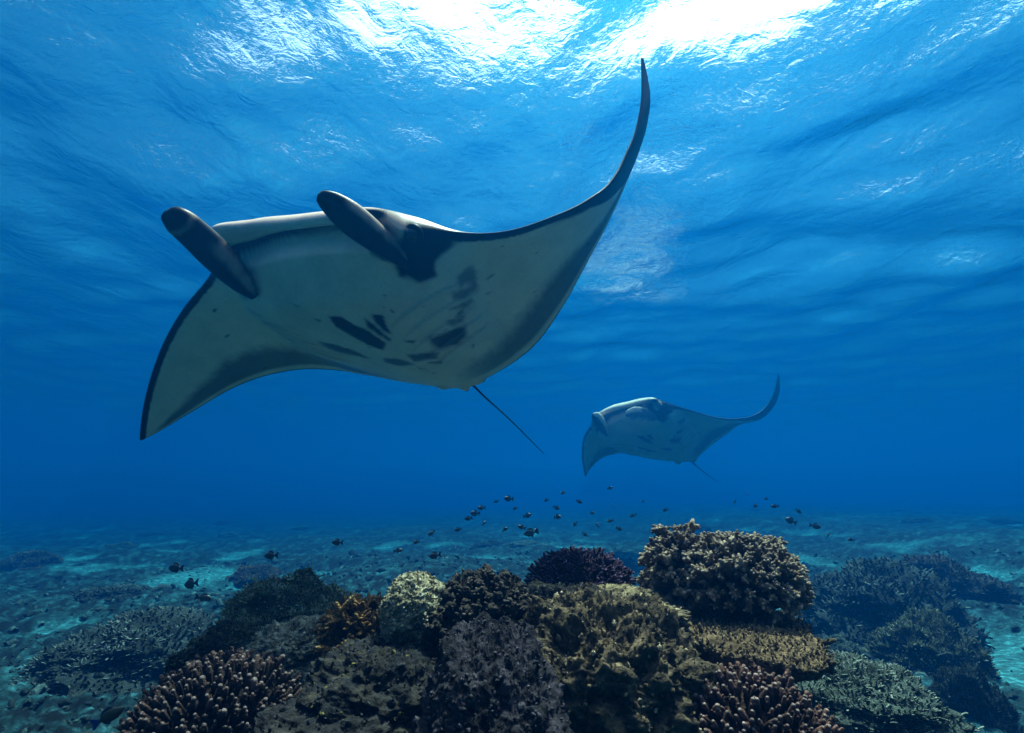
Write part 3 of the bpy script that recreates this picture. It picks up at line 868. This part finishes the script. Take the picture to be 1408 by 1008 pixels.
TAN = coral_material('tan_coral', (.04, .028, .018), (.22, .15, .095), (.58, .44, .31), 0, 1.0)
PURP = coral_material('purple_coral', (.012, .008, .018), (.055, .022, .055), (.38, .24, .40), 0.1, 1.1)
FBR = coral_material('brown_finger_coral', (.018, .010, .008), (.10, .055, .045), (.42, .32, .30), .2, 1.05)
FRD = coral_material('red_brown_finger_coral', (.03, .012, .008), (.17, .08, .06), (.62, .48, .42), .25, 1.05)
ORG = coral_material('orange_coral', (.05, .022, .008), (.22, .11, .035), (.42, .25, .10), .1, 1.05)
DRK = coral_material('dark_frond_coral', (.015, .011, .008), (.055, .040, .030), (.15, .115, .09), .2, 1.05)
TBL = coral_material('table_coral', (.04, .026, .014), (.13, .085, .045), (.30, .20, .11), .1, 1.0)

v_stub = branch_variants('stub', TAN, 7, 1)
c = at(934, 797, 2.06); c2 = at(1016, 800, 1.99)
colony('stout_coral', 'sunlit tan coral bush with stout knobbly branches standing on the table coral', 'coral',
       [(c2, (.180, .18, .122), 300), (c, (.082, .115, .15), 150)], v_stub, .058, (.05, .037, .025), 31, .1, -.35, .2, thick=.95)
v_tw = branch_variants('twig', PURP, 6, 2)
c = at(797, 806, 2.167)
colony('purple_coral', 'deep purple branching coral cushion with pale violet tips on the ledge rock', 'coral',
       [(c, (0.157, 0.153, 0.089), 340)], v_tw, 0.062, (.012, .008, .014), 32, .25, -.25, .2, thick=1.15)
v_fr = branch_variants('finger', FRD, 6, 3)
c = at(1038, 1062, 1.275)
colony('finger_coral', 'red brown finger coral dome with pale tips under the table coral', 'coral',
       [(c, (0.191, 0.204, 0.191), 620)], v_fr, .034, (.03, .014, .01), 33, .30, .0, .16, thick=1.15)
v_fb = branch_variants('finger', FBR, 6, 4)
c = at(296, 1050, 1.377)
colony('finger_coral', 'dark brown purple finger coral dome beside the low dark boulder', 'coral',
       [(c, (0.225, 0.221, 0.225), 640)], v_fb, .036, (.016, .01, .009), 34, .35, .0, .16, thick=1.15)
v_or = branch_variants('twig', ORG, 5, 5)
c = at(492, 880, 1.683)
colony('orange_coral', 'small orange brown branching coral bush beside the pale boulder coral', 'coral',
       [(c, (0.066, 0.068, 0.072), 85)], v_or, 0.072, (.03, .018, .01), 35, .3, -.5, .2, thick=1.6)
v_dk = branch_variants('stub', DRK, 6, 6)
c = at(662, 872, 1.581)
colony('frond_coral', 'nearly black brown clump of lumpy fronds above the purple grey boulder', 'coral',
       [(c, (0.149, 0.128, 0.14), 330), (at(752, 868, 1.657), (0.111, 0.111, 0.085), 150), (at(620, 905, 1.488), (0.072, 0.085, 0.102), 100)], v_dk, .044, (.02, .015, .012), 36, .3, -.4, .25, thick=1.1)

# table coral: a tilted slab with a ragged rim, small nubs all over its top
def on_level(u, v, z):
    r = ray(u, v); k = (z - CAM_Z) / r[2]
    return np.array([0, 0, CAM_Z]) + r * k
TZ = 1.215
rim_px = [(872, 838), (905, 826), (960, 822), (1030, 828), (1090, 846), (1118, 870), (1138, 895), (1134, 905), (1106, 912), (1068, 911), (1020, 902), (965, 888), (915, 874), (880, 862)]
rim = np.array([on_level(u, v, TZ)[:2] for u, v in rim_px])
cen = rim.mean(0)
k = np.linspace(0, len(rim), 181)[:-1]
rp = spline(np.arange(-2, len(rim) + 3), np.concatenate([rim[-2:], rim, rim[:3]]), k)
g = np.random.default_rng(41)
nz = np.array([fbm(np.array([[math.cos(q) * 5, math.sin(q) * 5, 3.]]), 3)[0] for q in k / len(rim) * 6.283])
rp = cen + (rp - cen) * (1 + .05 * nz + .02 * np.sin(k * 14))[:, None]
rings = []
prof = [(0.0, .0), (.35, .012), (.65, .012), (.88, .004), (.985, -.006), (1.0, -.018), (.97, -.036), (.85, -.055), (.6, -.10), (.35, -.17), (.15, -.26), (.12, -.6)]
for (t_, dz) in prof:
    ringxy = cen + (rp - cen) * t_
    rings.append(np.column_stack([ringxy, np.full(180, dz)]))
TV = np.stack(rings)                         # (12,180,3)
fl = TV.reshape(-1, 3)
fl[:, 2] += .02 * fbm(np.column_stack([fl[:, :2] * 6, np.zeros(len(fl))]), 3) + .05 * (fl[:, 0] - cen[0]) * -.5
fine = TV.reshape(12, 180, 3)
dense = np.stack([np.stack([np.interp(np.linspace(0, 11, 70), np.arange(12), fine[:, a, b]) for b in range(3)], 1) for a in range(180)], 1)   # (70,180,3)
dv = dense.reshape(-1, 3)
dv[:, 2] += .008 * fbm(dv * 30, 3, .6)
o3 = np.array([cen[0], cen[1], TZ])
table = bpy.data.objects.new('table_coral', None); COL.objects.link(table); table.location = o3
tag(table, 'flat yellow brown table coral jutting out below the tan coral bush', 'coral')
lv = dv - np.array([cen[0], cen[1], 0])
tp = np.tile(np.array([.11, .07, .038]), (len(lv), 1)) * (.6 + .8 * np.clip(.5 + fbm(dv * 9, 3), 0, 1))[:, None]
link('plate', mesh_from('plate', lv, grid_faces(70, 180, True), ROCK, paint=tp), table)
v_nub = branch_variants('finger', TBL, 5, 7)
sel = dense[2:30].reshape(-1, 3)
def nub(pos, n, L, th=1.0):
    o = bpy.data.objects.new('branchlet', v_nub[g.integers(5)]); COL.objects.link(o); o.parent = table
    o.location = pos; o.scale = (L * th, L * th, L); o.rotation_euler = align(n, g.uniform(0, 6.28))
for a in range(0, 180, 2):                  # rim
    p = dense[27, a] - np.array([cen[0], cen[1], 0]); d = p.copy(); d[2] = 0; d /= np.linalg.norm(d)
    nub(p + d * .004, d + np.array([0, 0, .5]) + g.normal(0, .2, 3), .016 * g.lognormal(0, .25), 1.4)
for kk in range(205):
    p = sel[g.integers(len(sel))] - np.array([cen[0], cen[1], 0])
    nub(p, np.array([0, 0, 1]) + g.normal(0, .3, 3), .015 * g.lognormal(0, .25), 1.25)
# the uncountable rest of its bristle
parts = []
for kk in range(1400):
    p = sel[g.integers(len(sel))] - np.array([cen[0], cen[1], 0]); d = np.array([0, 0, 1]) + g.normal(0, .35, 3); d /= np.linalg.norm(d); L = .009 * g.lognormal(0, .3)
    parts.append(([p - d * .005, p + d * L * .6, p + d * L], [.004, .0042, .0008]))
me = tubes_mesh('bristle', parts, CRUST, 4, 3)
a_ = me.attributes.new('paint', 'FLOAT_COLOR', 'POINT'); cc = np.ones((len(me.vertices), 4), np.float32)
cc[:, :3] = np.array([.16, .108, .06]) * np.repeat(g.uniform(.5, 1.5, (1400, 1)), 12, 0); a_.data.foreach_set('color', cc.ravel())
tag(link('bristle', me, table), kind='stuff')
# ------------------------------------------------------------------ coral heads standing on the sand farther off
def head_mesh(seed, cols, nubs=3600, n_sc=.34):
    g = np.random.default_rng(seed)
    D, F = sphere_grid(70, 100)
    r = 1 + .30 * fbm(D * 1.7 + seed * 3.1, 3) + .14 * fbm(D * 5 + seed, 4, .6, True)
    V = D * r[:, None]
    N = mesh_normals(V, F)
    if (N * V).sum() < 0: F = F[:, ::-1]; N = -N
    var = np.clip(.5 + fbm(D * 4 + seed, 4, .6), 0, 1)[:, None]
    b1, b2, b3 = [np.array(q) for q in cols]
    body = mesh_from('coral_base', V, F, ROCK, paint=b1 * (1 - var) + b2 * var)
    top = np.where(V[:, 2] > -.3)[0]
    w = np.sin(np.arccos(np.clip(D[top, 2], -1, 1))) + 1e-3; w /= w.sum()
    idx = g.choice(top, nubs, p=w)
    parts = []
    for i in idx:
        d = N[i] * .7 + np.array([0, 0, .35]) + g.normal(0, .3, 3); d /= np.linalg.norm(d); L = .15 * n_sc * g.lognormal(0, .3)
        parts.append(([V[i] - d * .03, V[i] + d * L * .6, V[i] + d * L], [.038 * n_sc, .045 * n_sc, .012]))
    br = tubes_mesh('coral_branches', parts, CRUST, 4, 3)
    a_ = br.attributes.new('paint', 'FLOAT_COLOR', 'POINT'); cc = np.ones((len(br.vertices), 4), np.float32)
    pat = np.clip(.5 + 1.2 * perlin(V[idx] * 2.5 + seed), 0, 1)[:, None]
    cc[:, :3] = np.repeat((b2 * (1 - pat) + b3 * pat) * g.uniform(.5, 1.5, (nubs, 1)), 12, 0); a_.data.foreach_set('color', cc.ravel())
    return body, br
HEADS = [head_mesh(1, [(.012, .014, .014), (.030, .036, .035), (.10, .11, .10)]),
         head_mesh(2, [(.020, .022, .016), (.06, .062, .04), (.19, .18, .11)]),
         head_mesh(3, [(.016, .015, .014), (.045, .036, .028), (.20, .11, .055)]),
         head_mesh(4, [(.04, .05, .045), (.09, .11, .09), (.20, .22, .18)]),
         head_mesh(5, [(.08, .078, .05), (.24, .22, .13), (.55, .50, .30)])]
def head(label, kind, x, y, rx, ry, h, rot=0.0, group=None, zb=None):
    z = (ground_at(x, y) if zb is None else zb)
    root = bpy.data.objects.new('coral_head', None); COL.objects.link(root); root.location = (x, y, z); root.empty_display_size = .2
    tag(root, label, 'coral head', group)
    for nm, me in zip(('coral_base', 'branches'), HEADS[kind]):
        o = link(nm, me, root); o.scale = (rx, ry, h); o.rotation_euler = (0, 0, rot)
        if nm == 'branches': o['kind'] = 'stuff'
    return root
def gp(u, v):
    """sand point behind a photo pixel"""
    p = on_level(u, v, 0.0)
    for k in range(6): p = on_level(u, v, ground_at(p[0], p[1]))
    return p
def head_px(label, kind, u, v, wpx, hpx, rot=0.0, group=None, z=None):
    p = gp(u, v) if z is None else at(u, v, z)
    dist = pix(p)[2]
    return head(label, kind, p[0], p[1] + .0, wpx * dist / F_PX, wpx * dist / F_PX * .9, hpx * dist / F_PX, rot, group, p[2])
head_px('yellowish branching coral head topping the rubble slope behind the pale rubble hump', 4, 398, 866, 74, 58, .3, z=2.8)
head_px('low dark coral head with yellowish rim behind the dark brown finger coral', 1, 325, 905, 70, 36, 1.3, z=2.34)
head_px('wide dark coral head alone on the sand beside the dark brown finger coral', 0, 178, 918, 112, 50, 2.0)
head_px('tall dark blue grey coral head on the sand behind the table coral', 0, 1205, 872, 105, 72, .9)
head_px('dark coral head with orange tufts behind the tall blue grey coral head', 2, 1300, 822, 62, 42, 2.6)
head_px('rounded grey green coral head beside the tall blue grey coral head', 1, 1282, 925, 64, 58, 4.1)
head_px('dark boulder shaped coral head at the foot of the grey green coral head', 0, 1335, 990, 42, 56, 5.0)
head_px('pale rubble covered coral hump beyond the red brown finger coral', 3, 1175, 975, 95, 50, 2.2, z=2.3)
head_px('small pale coral knob on the sand between coral head and table coral', 3, 1150, 905, 30, 22, 0.4)
g = np.random.default_rng(77)
far_lab = 'hazy blue coral head far out on the rubble flat'
for k in range(46):
    v = 700 + 125 * g.random() ** 1.6; u = g.uniform(-30, 1440)
    if 560 < u < 1120 and v > 760: continue
    if v > 735 and 1080 < u < 1380: continue
    p = gp(u, v)
    s = g.uniform(.25, .6)
    head(far_lab, int(g.integers(0, 4)), p[0], p[1], s * g.uniform(.9, 1.5), s, s * g.uniform(.35, .6), g.uniform(0, 6.28), 'coral heads far out on the flat', p[2] - .05)
# rubble strewn over the flat: too many pieces to count
g = np.random.default_rng(78)
n = 9000
rr_ = 2.8 * (15 / 2.8) ** g.random(n); aa_ = g.uniform(-.95, .95, n)
X, Y = rr_ * np.sin(aa_), rr_ * np.cos(aa_)
mk = rubble_mask(X, Y)
keep = g.random(n) < (.15 + .85 * mk)
X, Y = X[keep], Y[keep]; n = len(X)
Zg = ground(X, Y) + .06 * rubble_mask(X, Y)
parts = []
dirs = g.normal(size=(n, 3)); dirs[:, 2] = np.abs(dirs[:, 2]) * .6; dirs /= np.linalg.norm(dirs, axis=1)[:, None]
Ls = .030 * g.lognormal(0, .5, n) * (.7 + .08 * Y)
P0 = np.column_stack([X, Y, Zg])
for i in range(n):
    d = dirs[i] * Ls[i] * .8; r = Ls[i] * .42
    parts.append(([P0[i] - d * .4, P0[i] + d * .3 + (0, 0, r * .5), P0[i] + d], [r, r * .9, r * .2]))
me = tubes_mesh('rubble', parts, CRUST, 5, 3)
a_ = me.attributes.new('paint', 'FLOAT_COLOR', 'POINT'); cc = np.ones((len(me.vertices), 4), np.float32)
pal = np.array([(.012, .018, .018), (.025, .034, .034), (.06, .085, .085), (.008, .011, .011)])[g.integers(0, 4, n)]
cc[:, :3] = np.repeat(pal * g.uniform(.6, 1.3, (n, 1)), 15, 0); a_.data.foreach_set('color', cc.ravel())
tag(link('rubble', me), 'broken coral rubble strewn over the sand', kind='stuff')

# ------------------------------------------------------------------ reef fish
def fish_material():
    m, t, b = new_mat('fish_skin')
    at_ = t.add('ShaderNodeAttribute', _attribute_name='paint').outputs['Color']
    t.l.new(at_, b.inputs['Base Color'])
    b.inputs['Roughness'].default_value = 0.45
    return m
FISH = fish_material()
def fish_meshes(cbody, cfin, ctail, deep=.42):
    """unit-length fish swimming along +x: body, tail fin, dorsal and anal fins"""
    xs = np.array([-.36, -.30, -.18, 0, .2, .36, .46, .50]); hs = np.array([.055, .075, .17, .5 * deep, .5 * deep * .94, .135, .05, .004])
    ws = hs * np.array([.3, .34, .36, .36, .38, .5, .6, .6])
    th = np.linspace(0, 2 * np.pi, 12, endpoint=False)
    V = np.stack([np.stack([np.full(12, x), w * np.sin(th), h * np.cos(th)], 1) for x, h, w in zip(xs, hs, ws)]).reshape(-1, 3)
    body = mesh_from('body', V, grid_faces(8, 12, True), FISH, paint=np.tile(cbody, (len(V), 1)))
    def blade(name, pts, thick, c):
        p = np.array([(x, 0, z) for x, z in pts]); k = len(p)
        V = np.concatenate([p + (0, thick, 0), p - (0, thick, 0), [p.mean(0) + (0, thick, 0)], [p.mean(0) - (0, thick, 0)]])
        F = []
        for i in range(k):
            j = (i + 1) % k
            F += [(2 * k, i, j, j), (2 * k + 1, k + j, k + i, k + i), (i, k + i, k + j, j)]
        bm = bmesh.new(); vs = [bm.verts.new(q) for q in V]
        for f in F:
            try: bm.faces.new([vs[i] for i in dict.fromkeys(f)])
            except ValueError: pass
        me = bpy.data.meshes.new(name); bm.to_mesh(me); bm.free(); me.materials.append(FISH)
        a = me.attributes.new('paint', 'FLOAT_COLOR', 'POINT'); a.data.foreach_set('color', np.tile([*c, 1.], len(V)).astype(np.float32))
        return me
    tail = blade('tail_fin', [(-.32, .05), (-.52, .20), (-.62, .21), (-.55, .0), (-.62, -.21), (-.52, -.20), (-.32, -.05)], .007, ctail)
    dors = blade('dorsal_fin', [(.18, .46 * deep), (.08, .5 * deep + .09), (-.16, .5 * deep + .06), (-.28, .13), (-.28, .06), (-.1, .3 * deep)], .006, cfin)
    anal = blade('anal_fin', [(.0, -.46 * deep), (-.10, -.5 * deep - .07), (-.25, -.17), (-.28, -.06), (-.1, -.3 * deep)], .006, cfin)
    return [('body', body), ('tail_fin', tail), ('dorsal_fin', dors), ('anal_fin', anal)]
dark_fish = fish_meshes((.016, .016, .020), (.010, .010, .014), (.012, .012, .016), .52)
brown_fish = fish_meshes((.05, .036, .02), (.02, .016, .012), (.03, .024, .018), .42)
blue_fish = fish_meshes((.045, .035, .012), (.01, .015, .05), (.01, .03, .16), .46)
def fish(u, v, z, lpx, heading, pitch, meshes, label, group=None):
    p = at(u, v, z); L = lpx * z / F_PX
    root = bpy.data.objects.new('reef_fish', None); COL.objects.link(root); root.empty_display_size = .03
    root.location = p; root.scale = (L, L, L); root.rotation_euler = (0, pitch, heading)
    tag(root, label, 'fish', group)
    for nm, me in meshes: link(nm, me, root)
fish(151, 984, 1.9, 36, R(25), R(-25), blue_fish, 'brown fish with a blue tail over the sand beside the finger coral')
fish(241, 781, 4.2, 22, R(170), 0, dark_fish, 'black reef fish above the wide coral head, topmost of three')
fish(262, 803, 4.4, 24, R(160), R(12), dark_fish, 'black reef fish above the wide coral head, middle of three')
fish(281, 822, 4.6, 20, R(15), R(10), brown_fish, 'brownish reef fish above the wide coral head, lowest of three')
fish(372, 764, 4.0, 19, R(172), R(5), dark_fish, 'lone black reef fish above the rubble slope coral head')
fish(463, 746, 4.3, 15, R(178), 0, dark_fish, 'small lone black reef fish in open water above the orange coral')
fish(597, 764, 4.2, 16, R(200), R(8), dark_fish, 'black reef fish just above the pale boulder coral')
fish(548, 757, 5.0, 12, R(10), R(-8), brown_fish, 'small brown reef fish above and beside the pale boulder coral')
g = np.random.default_rng(91)
for (u, v, l) in [(698, 687, 14), (662, 699, 12), (652, 705, 14), (643, 712, 11), (630, 727, 10), (593, 732, 13), (667, 718, 9), (693, 727, 9), (717, 726, 12), (728, 733, 20),
                  (737, 729, 12), (726, 709, 12), (774, 678, 9), (796, 690, 9), (840, 672, 8), (765, 700, 10), (769, 711, 12), (791, 722, 9), (822, 720, 11), (838, 717, 9),
                  (870, 708, 10), (850, 727, 9), (1027, 678, 9), (1040, 695, 9), (1065, 697, 10), (1085, 717, 15), (1122, 723, 14), (1099, 704, 9), (846, 695, 7), (914, 702, 8),
                  (805, 735, 8), (626, 754, 9), (573, 746, 9), (1053, 684, 7), (1010, 690, 6), (884, 690, 6), (752, 688, 7), (707, 700, 7), (682, 690, 7), (815, 705, 7), (1140, 735, 9), (1170, 742, 8)]:
    z = g.uniform(4.2, 7.0)
    fish(u + g.normal(0, 1), v + g.normal(0, 1), z, l * .95, R(180 * (g.random() < .6) + g.normal(0, 35)), R(g.normal(0, 18)), dark_fish if g.random() < .7 else brown_fish,
         'tiny dark reef fish of the loose shoal hovering behind the corals', 'shoal of small reef fish')
# ------------------------------------------------------------------ the water itself: one even body of blue haze
hm = bpy.data.materials.new('haze'); hm.use_nodes = True
ht = NT(hm)
ht.n.remove(ht.n['Principled BSDF'])
pv = ht.add('ShaderNodeVolumePrincipled', Density=0.134, Anisotropy=0.5)
pv.inputs['Color'].default_value = (0.0002, 0.0295, 0.100, 1)
pv.inputs['Absorption Color'].default_value = (0.05, 0.49, 0.60, 1)
ht.l.new(pv.outputs[0], ht.n['Material Output'].inputs['Volume'])
bm = bmesh.new()
bmesh.ops.create_cube(bm, size=1.0)
hz_lo, hz_hi = -6.5, SURF_Z + 1.2
for v in bm.verts:
    v.co.x *= 240; v.co.y *= 240
    v.co.z = hz_hi if v.co.z > 0 else hz_lo
me = bpy.data.meshes.new('haze'); bm.to_mesh(me); bm.free()
me.materials.append(hm)
tag(link('haze', me), 'blue sea water fading everything with distance', kind='stuff')
